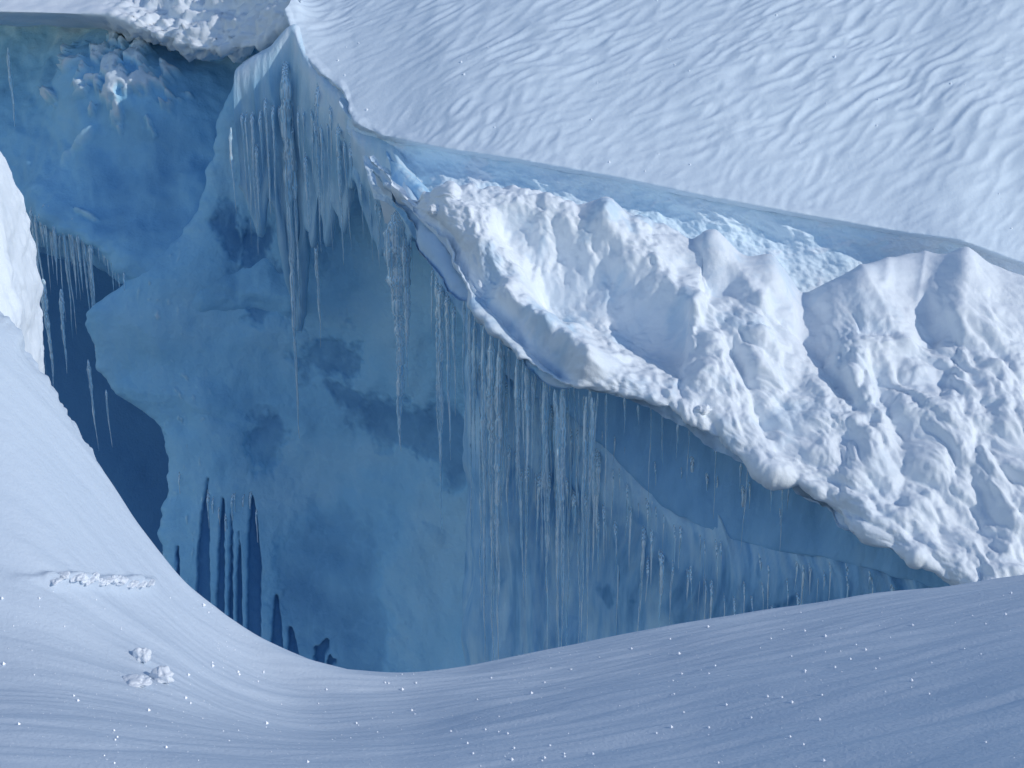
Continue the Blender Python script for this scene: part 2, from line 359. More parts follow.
def down(P, dz, dy=0): return P + np.array([0, dy, -dz])
c0 = rw(swing([(452, 300, 21.3), (470, 335, 21.0), (520, 392, 20.6), (560, 408, 20.4), (610, 452, 19.9), (655, 498, 19.5), (685, 520, 19.1), (720, 536, 18.85), (765, 547, 18.5), (840, 560, 17.7), (930, 586, 16.9), (1000, 610, 16.3), (1250, 720, 15.1)]), nE, smooth=4)
bb = c0.copy(); bb[:, 2] = np.minimum(bb[:, 2] - 1.2, -3.5) ; 
lastz = c0.copy(); lastz[:, 2] = -9
bl = rw([(478, 800, 18.5), (1250, 800, 14.5)], nE)
mm = c0.copy(); mm[:, 2] = c0[:, 2] * .5 + bb[:, 2] * .5; mm[:, 1] += .05
E = loft([c0 + np.array([0, .25, .25]), c0, mm, bb, lastz], 300, [.25, 1.2, 1.2, 1.0])
# fold the free left end back into the ice
k = sstep(np.arange(nE), 40, 0)[None, :]
u_, v_, _ = UV(E)
E[..., 1] += 1.6 * k
E[..., 0] += np.clip(W(474, v_, _)[..., 0] - E[..., 0], 0, None)
x, y, z = E[..., 0], E[..., 1], E[..., 2]; u_, v_, _ = UV(E)
sx = x + y * .5
zz = z * .35 + .25 * fbm(x * 2, z, 2, 160)
h = .10 * (1 - 2 * np.abs(perlin(sx * 2.2, z * .35, 161))) + .06 * (1 - 2 * np.abs(perlin(sx * 5.5, z * .5, 163))) + .03 * fbm(sx * 12, z * .9, 2, 165) + .12 * fbm(x, z, 2, 167)
E = E + smooth_normals(gnormal(E)) * h[..., None]
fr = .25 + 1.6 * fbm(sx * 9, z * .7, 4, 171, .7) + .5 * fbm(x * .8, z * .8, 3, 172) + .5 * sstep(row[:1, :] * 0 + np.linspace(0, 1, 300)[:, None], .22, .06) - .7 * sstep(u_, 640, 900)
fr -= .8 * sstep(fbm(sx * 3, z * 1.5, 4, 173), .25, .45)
grid_mesh('fluted_ice_wall', E, M_under, fr)

# ------------------------------------------------------------------ 5. inner wall of the crevasse (curved slab)
vl = [(262, 10, 27.2), (248, 50, 27.2), (236, 90, 27.2), (218, 150, 27.3), (203, 200, 27.4), (183, 235, 27.5), (140, 270, 27.5), (112, 292, 27.5), (86, 311, 27.5), (90, 345, 27.6), (97, 368, 27.7), (112, 394, 27.7), (138, 408, 27.8), (156, 420, 27.8), (164, 436, 27.8),
      (166, 500, 27.8), (166, 580, 27.7), (166, 700, 27.4), (166, 860, 27.0)]
nF = 620
vs = resample(vl, nF, True, 2); vs[:, 0] += 7 * fbm(vs[:, 1] / 22, vs[:, 1] * 0, 3, 199)
def frail(u, d0, d1, back=0):
    v0 = vs[:, 1]; t = (v0 - 10) / 850; v = v0 + np.interp(u, [262, 300, 420, 520, 700], [20, 80, 170, 270, 400]) * (1 - t)
    return W(np.full(nF, float(u)), v, np.interp(v0, [10, 430, 860], [d0, d1, d1 - .8]))
L0 = W(vs[:, 0], vs[:, 1], vs[:, 2])
Lb = W(vs[:, 0] + 60, vs[:, 1] + 10, vs[:, 2] + 2.0); Lb1 = W(vs[:, 0] + 4, vs[:, 1] + 1, vs[:, 2] + .35)
r1 = vs.copy(); r1[:, 0] = vs[:, 0] * .75 + 300 * .25
F_ = loft([Lb, Lb1, L0, W(r1[:, 0], r1[:, 1], vs[:, 2] - .25), frail(300, 26.5, 27.9), frail(420, 25.8, 26.9), frail(520, 25.2, 25.7), frail(700, 24.8, 25.0)], 400, [.3, .08, .6, 1, 1, .8, .5])
x, y, z = F_[..., 0], F_[..., 1], F_[..., 2]; u_, v_, dd_ = UV(F_)
WU = 0; WV = 0
def ell(cx, cy, rx, ry, rot=0):
    a = math.radians(rot); dx = u_ + WU - cx; dy = v_ + WV - cy
    X = dx * math.cos(a) + dy * math.sin(a); Y = -dx * math.sin(a) + dy * math.cos(a)
    return 1 - np.hypot(X / rx, Y / ry)
WU = 22 * fbm(x * 1.3, z * 1.3, 4, 202, .6); WV = 22 * fbm(x * 1.3, z * 1.3, 4, 203, .6)
nz = fbm(x * 2.2, z * 2.2, 5, 201, .65); nz2 = fbm(x * .7, z * .7, 3, 205)
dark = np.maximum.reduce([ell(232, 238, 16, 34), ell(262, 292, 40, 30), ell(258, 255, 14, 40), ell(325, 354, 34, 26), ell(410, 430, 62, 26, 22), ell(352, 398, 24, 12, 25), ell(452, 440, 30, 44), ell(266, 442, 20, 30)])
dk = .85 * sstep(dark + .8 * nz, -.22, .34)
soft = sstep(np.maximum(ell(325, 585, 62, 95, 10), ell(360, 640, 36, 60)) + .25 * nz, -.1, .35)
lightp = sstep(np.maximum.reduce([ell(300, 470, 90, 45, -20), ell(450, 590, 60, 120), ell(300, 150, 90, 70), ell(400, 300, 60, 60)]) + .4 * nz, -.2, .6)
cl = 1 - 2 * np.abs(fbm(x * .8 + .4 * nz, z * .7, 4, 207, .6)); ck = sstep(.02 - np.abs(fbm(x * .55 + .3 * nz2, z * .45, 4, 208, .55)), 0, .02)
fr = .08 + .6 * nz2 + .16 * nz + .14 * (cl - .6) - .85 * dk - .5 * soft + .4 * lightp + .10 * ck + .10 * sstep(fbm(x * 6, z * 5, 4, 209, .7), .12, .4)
# shallow slits in the wall, the shade inside them put into the colour
def tri(xt, yt, xl, xr, yb, tw=1.5):
    t = np.clip((v_ - yt) / (yb - yt), 0, 1.6)
    tt = np.minimum(t, 1) ** .7
    l = (xt - tw) + (xl - xt + tw) * tt; r = (xt + tw) + (xr - xt - tw) * tt
    wob = 1.8 * fbm(u_ / 7, v_ / 80, 3, 211) + 1.0 * fbm(u_ / 4, v_ / 9, 2, 212)
    return np.minimum(np.minimum(u_ - l + wob, r - u_ + wob), (v_ - yt) * .5)
sl = np.maximum.reduce([tri(209, 477, 194, 212, 620), tri(223, 497, 213.8, 225, 632), tri(231, 508, 226.6, 233.6, 640), tri(238, 530, 235.2, 243.4, 645), tri(251, 494, 245.5, 262, 565), tri(251, 540, 245, 256.5, 650), tri(180, 545, 177, 184, 600),
                        tri(277, 594, 267, 285, 672), tri(290, 626, 287, 303, 672), 9 * ell(322, 655, 6, 15), 9 * ell(333, 660, 3, 5)])
slm = sstep(sl, 0, 2.2)
fr = fr * (1 - slm) - 1.3 * slm
spk = sstep(fbm(x * 9, z * 4, 3, 215), .30, .5) * np.exp(-((u_ - 178 - 20 * np.sin(v_ / 60)) / 24) ** 2) * (v_ > 180)
fr += 1.2 * spk
h = .22 * fbm(x * .6, z * .6, 3, 221) + .045 * fbm(x * 2.2, z * 1.8, 4, 223, .5) + .03 * cl - .07 * dk - .10 * soft + .03 * spk
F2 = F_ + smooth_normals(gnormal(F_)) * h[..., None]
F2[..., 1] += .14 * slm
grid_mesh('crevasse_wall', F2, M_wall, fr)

WU = 0; WV = 0
# upper left cavity wall
n6 = 300
UL = loft([rw([(-260, -6, 35), (0, -6, 32), (90, -4, 30.3), (200, 20, 29.4), (300, 0, 28.5)], n6),
           rw([(-260, 60, 33.5), (0, 60, 31), (90, 62, 28.9), (200, 72, 28.3), (300, 70, 27.8)], n6),
           rw([(-260, 140, 31.5), (0, 140, 29.3), (90, 140, 27.8), (200, 150, 27.4), (300, 150, 27.2)], n6),
           rw([(-260, 200, 31), (0, 212, 28.6), (40, 214, 27.4), (80, 240, 26.8), (125, 272, 26.6), (180, 300, 26.6), (300, 310, 26.6)], n6, smooth=3),
           rw([(-260, 206, 31.8), (0, 218, 29.4), (40, 220, 28.2), (80, 246, 27.6), (125, 280, 27.5), (180, 310, 27.5), (300, 320, 27.5)], n6, smooth=3),
           rw([(-260, 200, 34), (300, 300, 30)], n6)], 260, [1, 1, 1, .2, .5])
UL = UV_push(UL, 1.03)
x, y, z = UL[..., 0], UL[..., 1], UL[..., 2]; u_, v_, _ = UV(UL)
nz = fbm(x * 1.6, z * 2.2, 5, 301, .6)
sp = sstep(np.maximum.reduce([ell(130, 92, 72, 50, 20), ell(125, 118, 24, 26), ell(60, 102, 20, 12), ell(178, 98, 14, 14)]) + 1.5 * fbm(x * 3.2, z * 4.2, 4, 305, .55) , .42, .8)
sp = np.maximum(sp, .6 * sstep(np.maximum(ell(85, 148, 40, 8, -35), ell(85, 212, 26, 5, 20)) + .8 * nz, .25, .8))
topg = 1.5 * sstep(52 + .12 * u_ + 30 * nz - v_, 0, 50) 
fr = -.05 + .45 * nz + topg + 1.9 * sp - .25 * sstep(np.maximum(ell(160, 190, 90, 70), ell(0, 0, 1, 1)) + .3 * nz, -.1, .5)
h = .35 * fbm(x * .7, z * .8, 4, 311) + .7 * sstep(ell(135, 95, 110, 80), 0, .9) + .22 * sp * (.6 + billow(x * 3.2, z * 3.2, 4, 313)) + .10 * billow(x * 1.5, z * 2, 3, 315)
UL = UL + smooth_normals(gnormal(UL)) * h[..., None]
grid_mesh('upper_cavity_wall', UL, M_wall, fr)

# deep dark ice behind everything, running down to the unseen floor
n7 = 160
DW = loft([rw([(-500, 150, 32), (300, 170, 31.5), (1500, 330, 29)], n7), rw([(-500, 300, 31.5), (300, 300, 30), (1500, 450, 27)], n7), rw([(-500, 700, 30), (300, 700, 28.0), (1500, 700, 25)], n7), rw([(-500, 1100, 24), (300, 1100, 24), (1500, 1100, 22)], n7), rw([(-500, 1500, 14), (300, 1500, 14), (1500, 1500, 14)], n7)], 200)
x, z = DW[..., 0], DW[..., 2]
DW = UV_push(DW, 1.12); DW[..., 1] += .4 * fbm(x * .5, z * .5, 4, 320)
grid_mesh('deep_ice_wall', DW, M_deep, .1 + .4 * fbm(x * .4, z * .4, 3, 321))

# unseen sheets at the glacier's right-hand end, added to block stray sun
for gname, GG in (('flank_sun_block', B), ('flank_sun_block', D), ('flank_sun_block', S)):
    c_ = GG[:, -1]; lo_c = c_.copy(); lo_c[:, 2] = -16; up_c = c_.copy(); up_c[:, 2] -= .02
    grid_mesh(gname, loft([up_c, up_c * .5 + lo_c * .5, lo_c], 6), M_debris)
    c_ = GG[:, -1]; out_c = c_ + np.array([25, 0, 3.0]); grid_mesh(gname, loft([c_, (c_ + out_c) / 2, out_c], 6), M_slope)
# ------------------------------------------------------------------ 6. foreground snow
CR = [(-420, -200, 8.4), (-150, 80, 7.9), (-40, 245, 7.8), (0, 312, 7.8), (35, 362, 7.85), (60, 400, 7.9), (82, 443, 7.95), (100, 480, 8.0), (118, 520, 8.05), (140, 552, 8.1), (165, 592, 8.2), (200, 624, 8.3), (240, 653, 8.4), (275, 672, 8.45), (320, 678, 8.5), (395, 684, 8.6),
      (450, 678, 8.7), (550, 656, 8.85), (650, 634, 8.95), (750, 616, 9.05), (900, 592, 9.15), (1024, 576, 9.2), (1300, 545, 9.3)]
NA = 900
ca = rw(CR, NA, smooth=6)
f1 = rw([(-420, 520, 6.5), (-150, 565, 6.6), (0, 580, 6.8), (70, 584, 7.0), (150, 592, 7.55), (200, 644, 7.7), (275, 690, 7.8), (395, 704, 7.75), (550, 684, 7.7), (750, 650, 7.6), (900, 630, 7.45), (1024, 615, 7.3), (1300, 590, 7.0)], NA, smooth=14)
f2 = rw([(-420, 760, 5.0), (0, 765, 5.3), (150, 768, 5.5), (400, 772, 5.6), (700, 768, 5.1), (1024, 768, 4.2), (1300, 768, 3.6)], NA, smooth=10)
f3 = rw([(-420, 1050, 3.4), (400, 1050, 3.4), (1300, 1050, 2.4)], NA)
f4 = rw([(-1200, 2600, 1.6), (1900, 2600, 1.6)], NA)
cin = ca * .85 + f1 * .15 + np.array([0, 0, .02])
roll = np.array([.03, .05, -.10]); 
G = loft([f4, f3, f2, f1, cin, ca, ca + roll, ca + np.array([.06, .10, -.3]), ca + np.array([.08, .14, -.6]), ca + np.array([.4, .4, -9])], 460, [.4, .8, 2.2, 2.2, .4, .2, .2, .2, .5])
x, y, z = G[..., 0], G[..., 1], G[..., 2]; u_, v_, _ = UV(G)
row = np.linspace(0, 1, G.shape[0])[:, None] * np.ones((1, NA))
bank = sstep(590 + .35 * (u_ - 100) - v_, -10, 30) * sstep(300 - u_, 0, 120)
# wind ripples running left-right with a slight tilt
wa = x * .97 + y * .24; wb = -x * .24 + y * .97
rp = fbm(wa * .55, (wb + .15 * fbm(x, y, 2, 400)) * 3.2, 3, 401) * .035 + .010 * fbm(wa * 1.4, wb * 13, 2, 403) + .05 * fbm(x * .5, y * .8, 2, 405)
rp = rp * (1 - .6 * bank)
# crust step with clumps along the foot of the bank
sv = 578 + .06 * (u_ - 60) + 3 * fbm(u_ / 14, u_ * 0, 2, 410)
cw = sstep(u_, 5, 60) * sstep(160 - u_, 0, 20)
stepb = cw * np.exp(-((v_ - sv) / 6) ** 2) * sstep(v_, sv - 9, sv) * (.02 + .09 * billow(x * 9, y * 9, 3, 412))
fray = .10 * fbm(x * 7, z * 7, 3, 415) * np.exp(-((row - .845) / .05) ** 2) * sstep(260 - u_, 0, 60)
edgew = np.exp(-((row - .80) / .06) ** 2)
h = rp * (1 - .4 * sstep(row, .9, 1)) + stepb + fray + .012 * bank * fbm(x * 3 + z * 3, y * 5, 3, 417)
G = G + smooth_normals(gnormal(G), 8) * h[..., None]
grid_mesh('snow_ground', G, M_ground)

# rough sunlit bank behind the left mound
nb_ = 200
be = rw([(-110, -60, 10.6), (-70, 60, 10.5), (-32, 140, 10.45), (-16, 172, 10.4), (-3, 205, 10.4), (6, 238, 10.35), (11, 262, 10.35), (13, 285, 10.3), (19, 302, 10.3), (20, 355, 10.2), (24, 420, 10.1), (44, 560, 9.8)], nb_, smooth=1)
bk = rw([(-260, -60, 9.6), (-220, 60, 9.5), (-180, 172, 9.4), (-160, 285, 9.2), (-150, 420, 9.0), (-140, 560, 8.8)], nb_)
bm_ = be * .55 + bk * .45 + np.array([0, -.12, .05])
HB = loft([bk + np.array([-1.5, -.2, .1]), bk, bm_, be, be + np.array([-.05, .12, -.02]), be + np.array([-.12, .3, -.04]), be + np.array([-.6, 2.5, -.6])], 200, [1, 1, 1, .2, .2, .8])
x, y, z = HB[..., 0], HB[..., 1], HB[..., 2]
h = .07 * (billow(y * 4 + x * 2, z * 4, 4, 421) - .3) + .03 * fbm(x * 3, z * 3, 3, 422)
HB = HB + smooth_normals(gnormal(HB)) * h[..., None]
grid_mesh('snow_bank', HB, M_debris)

# ------------------------------------------------------------------ 7. frozen curtain hanging from the lip
n8 = 330
ct = rw([(232, 70, 25.2), (262, 52, 25.0), (290, 26, 24.9), (300, 52, 24.5), (322, 78, 24.1), (346, 100, 23.7), (352, 128, 23.1), (388, 142, 22.7), (415, 205, 21.6), (433, 244, 22.0), (446, 268, 21.9)], n8, smooth=4) + np.array([.02, .12, -.10])
def ctdown(v, dv=0, dy=0):
    P = ct.copy(); k = (v - 384) / FPX; P[:, 1] += dy
    P[:, 2] = np.minimum(ct[:, 2] - .05, CAMZ - P[:, 1] * (k * CS + SN) / (CS - k * SN)); return P
us, _, _ = UV(ct)
botv = np.interp(us, [225, 240, 252, 262, 270, 278, 285, 291, 298, 306, 314, 322, 330, 340, 348, 356, 364, 374, 382, 392, 400, 410, 420, 430, 445],
                     [150, 200, 235, 190, 215, 290, 330, 300, 215, 245, 190, 245, 200, 235, 190, 175, 205, 245, 250, 275, 280, 235, 230, 250, 290])
botv = botv + 9 * fbm(us / 5, us * 0, 2, 431)
bot = ctdown(botv); midc = ct * .5 + bot * .5; midc[:, 1] -= .08
midc2 = ct * .25 + bot * .75
bk2 = bot + np.array([0, .10, .03]); top2 = ct + np.array([.05, .6, .1])
CT = loft([top2, ct, midc, midc2, bot, bk2, ct * .6 + bot * .4 + np.array([0, .22, 0]), ct + np.array([.05, .5, -.02])], 300, [.3, 1, .5, .5, .05, .8, .6])
x, y, z = CT[..., 0], CT[..., 1], CT[..., 2]; u_, v_, _ = UV(CT)
hw = np.clip((v_ - np.interp(u_, [232, 290, 300, 350, 433], [70, 26, 52, 128, 244])) / 70, .1, 1)
h = hw * (.06 * (1 - 2 * np.abs(perlin(x * 3.1 + .5 * fbm(x, z, 2, 440), z * .4, 441))) + .035 * (1 - 2 * np.abs(perlin(x * 9, z * .6, 442)))) + .06 * fbm(x * 1.2, z, 3, 443)
CT = CT + smooth_normals(gnormal(CT), 4) * h[..., None] * .9
fr = .2 + 1.2 * (1 - sstep(hw, .1, .6)) + .9 * fbm(x * 9, z * .8, 3, 445) + .5 * fbm(x, z, 3, 446)
M_cur = ice_mat('milky_ice', (0.16, 0.38, 0.58), (0.34, 0.58, 0.76), (0.55, 0.74, 0.86), spec=.5, rough=.3, nscale=(6, 6, .7), mott=.6, bumps=(((20, 20, 2.5), 5, .5, .03), (50, 4, .4, .01)))
cur = grid_mesh('ice_curtain', CT, M_cur, fr, kind=None)
tag(cur, 'pale blue frozen curtain of fused ice draped from the upper snow lip into the crevasse', 'ice curtain')

# ------------------------------------------------------------------ 8. icicles
IC_N = [0]
def icicle(u, v0, v1, w, surf, off, label, group, rough=1.0, lean=0.0, dfix=None):
    if dfix is None:
        hh = hit(surf, u, v0 + 2)
        if hh is None: return None
        d = hh[2] + .04
    else: d = dfix; off = 0
    P = W(u, v0, d); k = (v1 - 384) / FPX
    yb = P[1]; zb = CAMZ - yb * (k * CS + SN) / (CS - k * SN)
    L = P[2] - zb
    if L < .05: return None
    r0 = max(.5 * w * d / FPX, .006); ns = 8; nseg = max(8, min(60, int(L / .05)))
    t = np.linspace(0, 1, nseg + 1)
    prof = (1 - t) ** 1.05 * .93 + .07
    ph = random.random() * 100
    bead = 1 + rough * (.16 * np.sin(t * L * 42 + ph + 2 * perlin(t * L * 3, t * 0 + ph)) + .45 * perlin(t * L * 5, t * 0 + ph))
    rr = r0 * prof * np.clip(bead, .35, 1.8); rr = rr * (.25 + .75 * sstep(t, -.03, .10)); rr[-1] = r0 * .05
    wx = np.cumsum(perlin(t * L * 2.0, t * 0 + ph + 7)) * L / nseg * .10 + lean * t * L
    wy = np.cumsum(perlin(t * L * 2.0, t * 0 + ph + 17)) * L / nseg * .06
    wy = wy - (off + .04) * sstep(t * L, 0, .22)
    V = []; Fc = []
    an = np.arange(ns) * 2 * math.pi / ns
    for i in range(nseg + 1):
        ell_ = 1 + .3 * perlin(an * .6 + i * .05, an * 0 + ph)
        for j in range(ns):
            V.append((wx[i] + rr[i] * ell_[j] * math.cos(an[j]), wy[i] + rr[i] * ell_[j] * math.sin(an[j]), -t[i] * L))
    V.append((wx[-1], wy[-1], -L - r0 * .3)); V.append((0, 0, r0 * .5))
    for i in range(nseg):
        for j in range(ns):
            a = i * ns + j; b = i * ns + (j + 1) % ns
            Fc.append((a, a + ns, b + ns, b))
    for j in range(ns):
        Fc.append((nseg * ns + j, len(V) - 2, nseg * ns + (j + 1) % ns)); Fc.append((j, (j + 1) % ns, len(V) - 1))
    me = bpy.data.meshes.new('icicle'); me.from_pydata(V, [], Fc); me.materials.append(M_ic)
    for p in me.polygons: p.use_smooth = True
    o = bpy.data.objects.new('icicle', me); COL.objects.link(o); o.location = P
    tag(o, label, 'icicle', group); IC_N[0] += 1
    return o

g = 'single icicles along the curtain and overhang'
LA = np.array(LOW)
def rimd(u): return float(np.interp(u, LA[:, 0], LA[:, 2])) + .22
def rimv(u): return float(np.interp(u, LA[:, 0], LA[:, 1]))
c, s, ew = 'ice_curtain', 'overhang_ice', 'fluted_ice_wall'
NAMED = [
 (286, 60, 432, 12, c, .22, 'long slender icicle ending alone against the blue wall, longest of those under the snow lip'),
 (292, 120, 330, 7, c, .10, 'pale icicle fused beside the longest one under the snow lip'),
 (257, 140, 230, 5, c, .08, 'tilted bright icicle near the left end of the frozen curtain'),
 (269, 145, 215, 4, c, .08, 'short thin icicle just right of the tilted one on the curtain'),
 (319, 80, 250, 6, c, .10, 'icicle beaded with white frost in the middle of the frozen curtain'),
 (331, 100, 170, 4, c, .10, 'short icicle between the two brightest icicles of the curtain'),
 (339, 120, 262, 6, c, .12, 'straight bright icicle at the right of the frozen curtain with a clean pointed tip'),
 (317, 240, 346, 5, c, .05, 'faint drop shaped icicle hanging over the dark hollow in the wall'),
 (306, 150, 238, 5, c, .08, 'dull ribbed icicle fused into the centre of the curtain'),
 (396, 215, 448, 22, c, .15, 'thick clear icicle with a sharp white tip hanging alone below the corner of the shelf'),
 (405, 240, 385, 10, c, .18, 'narrow icicle frozen to the right side of the thick lone one'),
 (389, 225, 330, 12, c, .17, 'short icicle frozen to the left side of the thick lone one'),
 (433, 262, 340, 4, s, .12, 'short curved icicle at the left side of the five strand cluster'),
 (437, 268, 525, 9, s, .12, 'longest strand of the cluster, bending left to a fine tip'),
 (442, 275, 470, 9, s, .14, 'bright strand in the middle of the cluster below the rim'),
 (448, 285, 455, 7, s, .14, 'parallel strand at the right of the cluster below the rim'),
 (454, 300, 412, 5, s, .12, 'shortest right hand strand of the cluster below the rim'),
 (465, 330, 440, 5, s, .1, 'dim icicle just right of the strand cluster'),
 (473, 340, 470, 5, s, .1, 'icicle curving left between the strand cluster and the dense fringe'),
 (484, 385, 662, 7, ew, .25, 'leftmost of the three icicles that reach down to the foreground snow'),
 (492, 380, 665, 11, ew, .28, 'thick knobbly icicle in the middle of the three reaching the foreground snow'),
 (500, 385, 666, 9, ew, .28, 'rightmost of the three icicles that reach down to the foreground snow'),
 (518, 395, 596, 7, ew, .22, 'icicle with a bright double tip right of the long trio'),
 (527, 400, 500, 6, ew, .22, 'frost knotted icicle hanging in the dense fringe'),
 (546, 395, 655, 8, ew, .22, 'long wavering icicle near the middle of the dense fringe'),
 (563, 410, 652, 8, ew, .22, 'long bright icicle with a bend halfway at the right of the dense fringe'),
 (590, 425, 610, 6, ew, .18, 'lone dim icicle right of the dense fringe'),
 (623, 435, 636, 7, ew, .18, 'tall bright icicle standing apart in front of the fluted wall'),
 (644, 520, 640, 5, ew, .15, 'icicle with dark spots at its foot above the foreground crest'),
 (661, 545, 632, 6, ew, .15, 'bright straight icicle touching the foreground crest'),
 (692, 448, 518, 5, s, .10, 'bright thin icicle hanging from the shaded ceiling below the snow shelf'),
 (742, 476, 548, 5, s, .10, 'thin icicle under the snow shelf, rightmost pair on the shaded ceiling'),
 (88, 360, 450, 4, None, 26.9, 'fine icicle hanging in front of the dark hollow, left of a shorter one'),
 (106, 390, 447, 3, None, 26.9, 'short fine icicle over the dark hollow beside the wall prow'),
 (61, 290, 372, 6, None, 26.9, 'beaded icicle, longest of the left fringe over the dark hollow'),
 (43, 280, 385, 8, None, 26.9, 'heavy double icicle beside the sunlit snow bank at the left'),
 (8, 48, 150, 4, None, 29.6, 'thin white icicle high on the cavity wall at the left edge'),
 (142, 40, 72, 3, None, 29.2, 'tiny icicle above the sunlit snow patches in the cavity'),
 (231, 128, 215, 4, None, 24.9, 'thin icicle left of the frozen curtain in front of the dark blotch'),
]
main = None
for u, a, b, w, sf, off, lb in NAMED:
    if sf == ew and u < 600: icicle(u, rimv(u) - 1, b, w, None, 0, lb, None, dfix=rimd(u) + random.uniform(0, .15))
    elif 380 < u < 410:
        o = icicle(u, a, b, w, None, 0, lb, None, dfix=21.75)
        if u == 396: main = o
        else:       # the two spikes frozen onto the sides of the thick one are parts of it
            o.name = 'side_spike'; del o['label']; del o['category']; IC_N[0] -= 1
            o.location = o.location - main.location; o.parent = main
    elif sf is None: icicle(u, a, b, w, None, 0, lb, None, dfix=off)
    else: icicle(u, a, b, w, sf, off, lb, None, lean=random.uniform(-.02, .01))

def fringe(n, ux, vtop, ln, w, surf, off, label, group, dfix=None, rough=1.0):
    for i in range(n):
        u = ux[0] + (ux[1] - ux[0]) * (i + random.random()) / n
        v0 = vtop(u) + random.uniform(-6, 10); l = random.uniform(*ln) * (.5 + random.random() ** 2)
        icicle(u, v0, v0 + l, random.uniform(*w), surf, off + random.uniform(-.05, .08), label, group, rough, random.uniform(-.02, .02), dfix=(dfix(u) if callable(dfix) else dfix + random.uniform(-.15, .1)) if dfix else None)
seam = lambda u: np.interp(u, [452, 470, 520, 560, 610, 655, 695, 760, 840, 930], [302, 337, 394, 410, 452, 498, 530, 545, 560, 586])
rr_ = lambda u: rimd(u) + random.uniform(0, .5)
fringe(20, (456, 604), lambda u: seam(u) - 8, (80, 240), (1.5, 6.5), ew, .2, 'slim icicle among many alike in the dense fringe below the shelf rim', 'icicles of the dense fringe below the shelf rim')
fringe(20, (480, 604), lambda u: seam(u) + 60, (60, 150), (1.5, 5), ew, .12, 'slim icicle among many alike in the dense fringe below the shelf rim', 'icicles of the dense fringe below the shelf rim')
fringe(34, (462, 606), lambda u: rimv(u) - 2, (70, 230), (1.5, 5.5), None, 0, 'slim icicle among many alike in the dense fringe below the shelf rim', 'icicles of the dense fringe below the shelf rim', dfix=rr_)
fringe(14, (606, 800), lambda u: rimv(u) - 2, (25, 90), (1.5, 3.2), None, 0, 'tiny icicle dripping from the rim of the snow shelf', 'tiny icicles under the shelf rim', dfix=rr_)
fringe(38, (600, 900), lambda u: seam(u) + random.uniform(-12, 4), (35, 110), (1.2, 4.5), ew, .12, 'short frosty icicle along the seam between the shaded ceiling and the fluted wall', 'icicles along the seam of the fluted wall')
fringe(20, (600, 800), lambda u: seam(u) + random.uniform(20, 60), (30, 90), (1.2, 4), ew, .12, 'short frosty icicle along the seam between the shaded ceiling and the fluted wall', 'icicles along the seam of the fluted wall')
rim = lambda u: np.interp(u, [450, 480, 515, 556, 600, 640, 672, 715, 760, 800], [285, 325, 360, 392, 400, 425, 445, 450, 476, 500])
fringe(22, (460, 780), lambda u: rim(u) + 10, (15, 60), (1.2, 3.2), s, .08, 'tiny icicle dripping from the rim of the snow shelf', 'tiny icicles under the shelf rim')
fringe(18, (238, 352), lambda u: np.interp(u, [238, 290, 352], [110, 90, 140]), (60, 160), (1.5, 5), c, .08, 'thin icicle fused on the face of the frozen curtain', 'icicles fused on the frozen curtain')
fringe(10, (356, 432), lambda u: np.interp(u, [356, 432], [160, 262]), (20, 80), (1.2, 3.5), c, .08, 'faint short icicle on the apron right of the frozen curtain', 'icicles on the apron of the curtain')
lf = lambda u: np.interp(u, [24, 60, 80, 100, 128], [205, 212, 228, 245, 266])
fringe(34, (24, 92), lambda u: lf(u) + 0, (50, 130), (1.8, 5.5), 'upper_cavity_wall', -.03, 'beaded icicle among many alike in the left fringe over the dark hollow', 'icicles of the left fringe')
fringe(14, (88, 126), lambda u: lf(u) - 4, (18, 48), (1.5, 3.5), 'upper_cavity_wall', -.03, 'short icicle above the sharp prow of the inner wall', 'icicles above the wall prow')
fringe(10, (168, 300), lambda u: np.interp(u, [168, 210, 300], [470, 478, 590]), (30, 90), (1.5, 3), 'crevasse_wall', .04, 'thin drip of ice down the inner wall beside the dark slits', 'drips beside the dark slits')
fringe(9, (196, 264), lambda u: 492 + random.uniform(-12, 20), (60, 140), (1.5, 3.5), 'crevasse_wall', .12, 'slender ice column across the dark slits at the foot of the inner wall', 'ice columns across the dark slits')
print('icicles', IC_N[0])

# ------------------------------------------------------------------ 9. loose snow
def lump(name, u, v, wpx, hpx, label, cat, surf='snow_ground', seed=0, depthf=.8, sink=.3, group=None):
    hh = hit(surf, u, v)
    if hh is None: return
    loc, _, d = hh; sx = .5 * wpx * d / FPX; sz = .5 * hpx * d / FPX; sy = sx * depthf
    nu, nv = 40, 26; V = []; Fc = []
    for i in range(nv + 1):
        ph = math.pi * i / nv
        for j in range(nu):
            a = 2 * math.pi * j / nu
            V.append((math.sin(ph) * math.cos(a), math.sin(ph) * math.sin(a), math.cos(ph)))
    V = np.array(V)
    def tri3(f, q): return (perlin(V[:, 0] * f + q, V[:, 1] * f, seed) + perlin(V[:, 1] * f + 9, V[:, 2] * f + q, seed + 1) + perlin(V[:, 2] * f, V[:, 0] * f + 5 + q, seed + 2))
    r = 1 + .26 * tri3(1.3, 0) + .12 * tri3(3.0, 3) + .05 * tri3(7, 6)
    V = V * r[:, None] * np.array([sx, sy, sz])
    for i in range(nv):
        for j in range(nu):
            a = i * nu + j; b = i * nu + (j + 1) % nu; Fc.append((a, a + nu, b + nu, b))
    me = bpy.data.meshes.new(name); me.from_pydata([tuple(p) for p in V], [], Fc); me.materials.append(M_lump)
    for p in me.polygons: p.use_smooth = True
    o = bpy.data.objects.new(name, me); COL.objects.link(o)
    o.location = Vector(loc) + Vector((0, 0, sz * (1 - sink))); tag(o, label, cat, group); return o
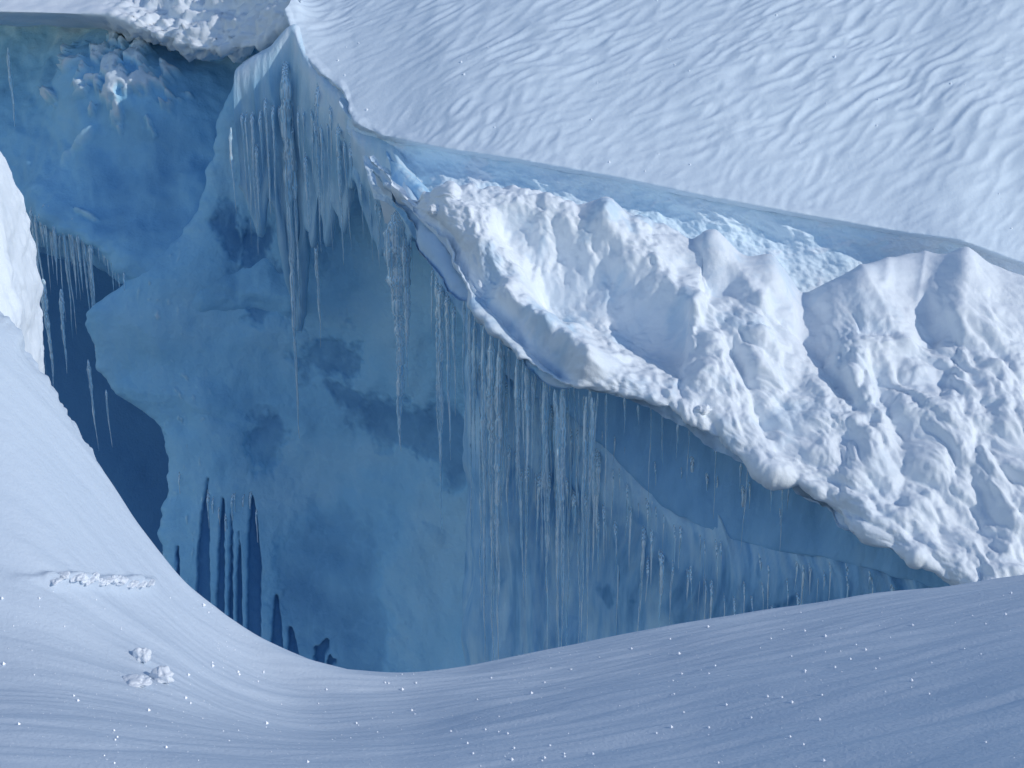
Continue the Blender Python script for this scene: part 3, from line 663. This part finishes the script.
lump('snow_chunk', 143, 660, 17, 15, 'small rounded snow chunk on the foreground slope, farther of the two', 'snow chunk', seed=501)
lump('snow_chunk', 163, 682, 20, 19, 'knobbly snow chunk on the foreground slope, nearer of the two', 'snow chunk', seed=507)
lump('snow_patch', 137, 684, 28, 9, 'flat low crumb of snow lying left of the nearer chunk', 'snow chunk', seed=513, sink=.5)
for i in range(15):
    u = 58 + i * 6.4 + random.uniform(-3, 3); k = math.sin(math.pi * (i + 1) / 16)
    lump('snow_clump', u, 577 + .07 * (u - 60) + random.uniform(-3, 4), random.uniform(7, 14), random.uniform(4, 7.5) * (.6 + .6 * k), 'bright snow clump in the row at the foot of the left bank', 'snow clump', seed=520 + i * 3, sink=.95, depthf=1.3, group='snow clumps along the foot of the bank')
for i, (u, v, w, hh_, sf, lb) in enumerate([(434, 214, 12, 12, 'snow_shelf', 'small angular snow chunk at the left tip of the shelf'), (703, 412, 14, 8, 'snow_shelf', 'small bright snow chunk on the lower edge of the shelf'),
                                            (252, 50, 9, 7, 'snow_bank', 'lone white snow chunk at the top left corner of the cavity')]):
    lump('snow_chunk', u, v, w, hh_, lb, 'snow chunk', surf=sf, seed=560 + i * 3, sink=.4)

# oversized white crystals standing in for sun glints on the crust
def crystals(name, surf, n, box, rpx):
    V = []; Fc = []
    for _ in range(n):
        u = random.uniform(box[0], box[2]); v = random.uniform(box[1], box[3])
        if perlin(u / 90, v / 60, 600) < random.uniform(-.6, .35): continue
        hh = hit(surf, u, v)
        if hh is None: continue
        loc, nn, d = hh; r = rpx * (.20 + 1.0 * random.random() ** 8) * d / FPX; nn = Vector(nn); nn = nn if nn.dot(Vector((0, 0, CAMZ)) - Vector(loc)) > 0 else -nn; c0_ = Vector(loc) + nn * r * .35; b = len(V)
        for q in ((1, 0, 0), (-1, 0, 0), (0, 1, 0), (0, -1, 0), (0, 0, 1), (0, 0, -1)): V.append(tuple(c0_ + Vector(q) * r))
        for f in ((0, 2, 4), (2, 1, 4), (1, 3, 4), (3, 0, 4), (2, 0, 5), (1, 2, 5), (3, 1, 5), (0, 3, 5)): Fc.append(tuple(b + k for k in f))
    me = bpy.data.meshes.new(name); me.from_pydata(V, [], Fc)
    o = bpy.data.objects.new(name, me); COL.objects.link(o); tag(o, 'white crystal specks standing in for sun glints on the snow crust', 'ice crystals', kind='stuff')
    return o
M_cry, nt, b = nodes('crystal_glint'); b.inputs['Base Color'].default_value = (.97, .98, 1, 1); b.inputs['Roughness'].default_value = .3
o = crystals('glint_crystals', 'snow_ground', 1300, (0, 590, 1024, 768), 2.1); o.data.materials.append(M_cry)
o = crystals('glint_crystals', 'snow_slope', 500, (300, 0, 1024, 230), 1.3); o.data.materials.append(M_cry); o['label'] = 'fine white crystal specks standing in for glints on the upper snow slope'

# ------------------------------------------------------------------ light
SUN = Vector((0.80, -0.35, 0.50)).normalized()
el = math.asin(SUN.z); az = math.atan2(SUN.x, SUN.y)
ld = bpy.data.lights.new('sun', 'SUN'); ld.energy = 2.0; ld.angle = math.radians(.5); ld.color = (1, .955, .88)
lo_ = bpy.data.objects.new('sun', ld); COL.objects.link(lo_); lo_.rotation_euler = (-SUN).to_track_quat('-Z', 'Y').to_euler()
w = bpy.data.worlds.new('World'); sc.world = w; w.use_nodes = True
nt = w.node_tree; sky = nt.nodes.new('ShaderNodeTexSky'); sky.sky_type = 'NISHITA'; sky.sun_disc = False
sky.sun_elevation = el; sky.sun_rotation = az; sky.altitude = 1500; sky.dust_density = .2; sky.ozone_density = 2.6
nt.links.new(sky.outputs[0], nt.nodes['Background'].inputs[0]); nt.nodes['Background'].inputs[1].default_value = .15
vs_ = sc.view_settings; vs_.view_transform = 'Standard'; vs_.look = 'None'; vs_.exposure = .04; vs_.gamma = 1
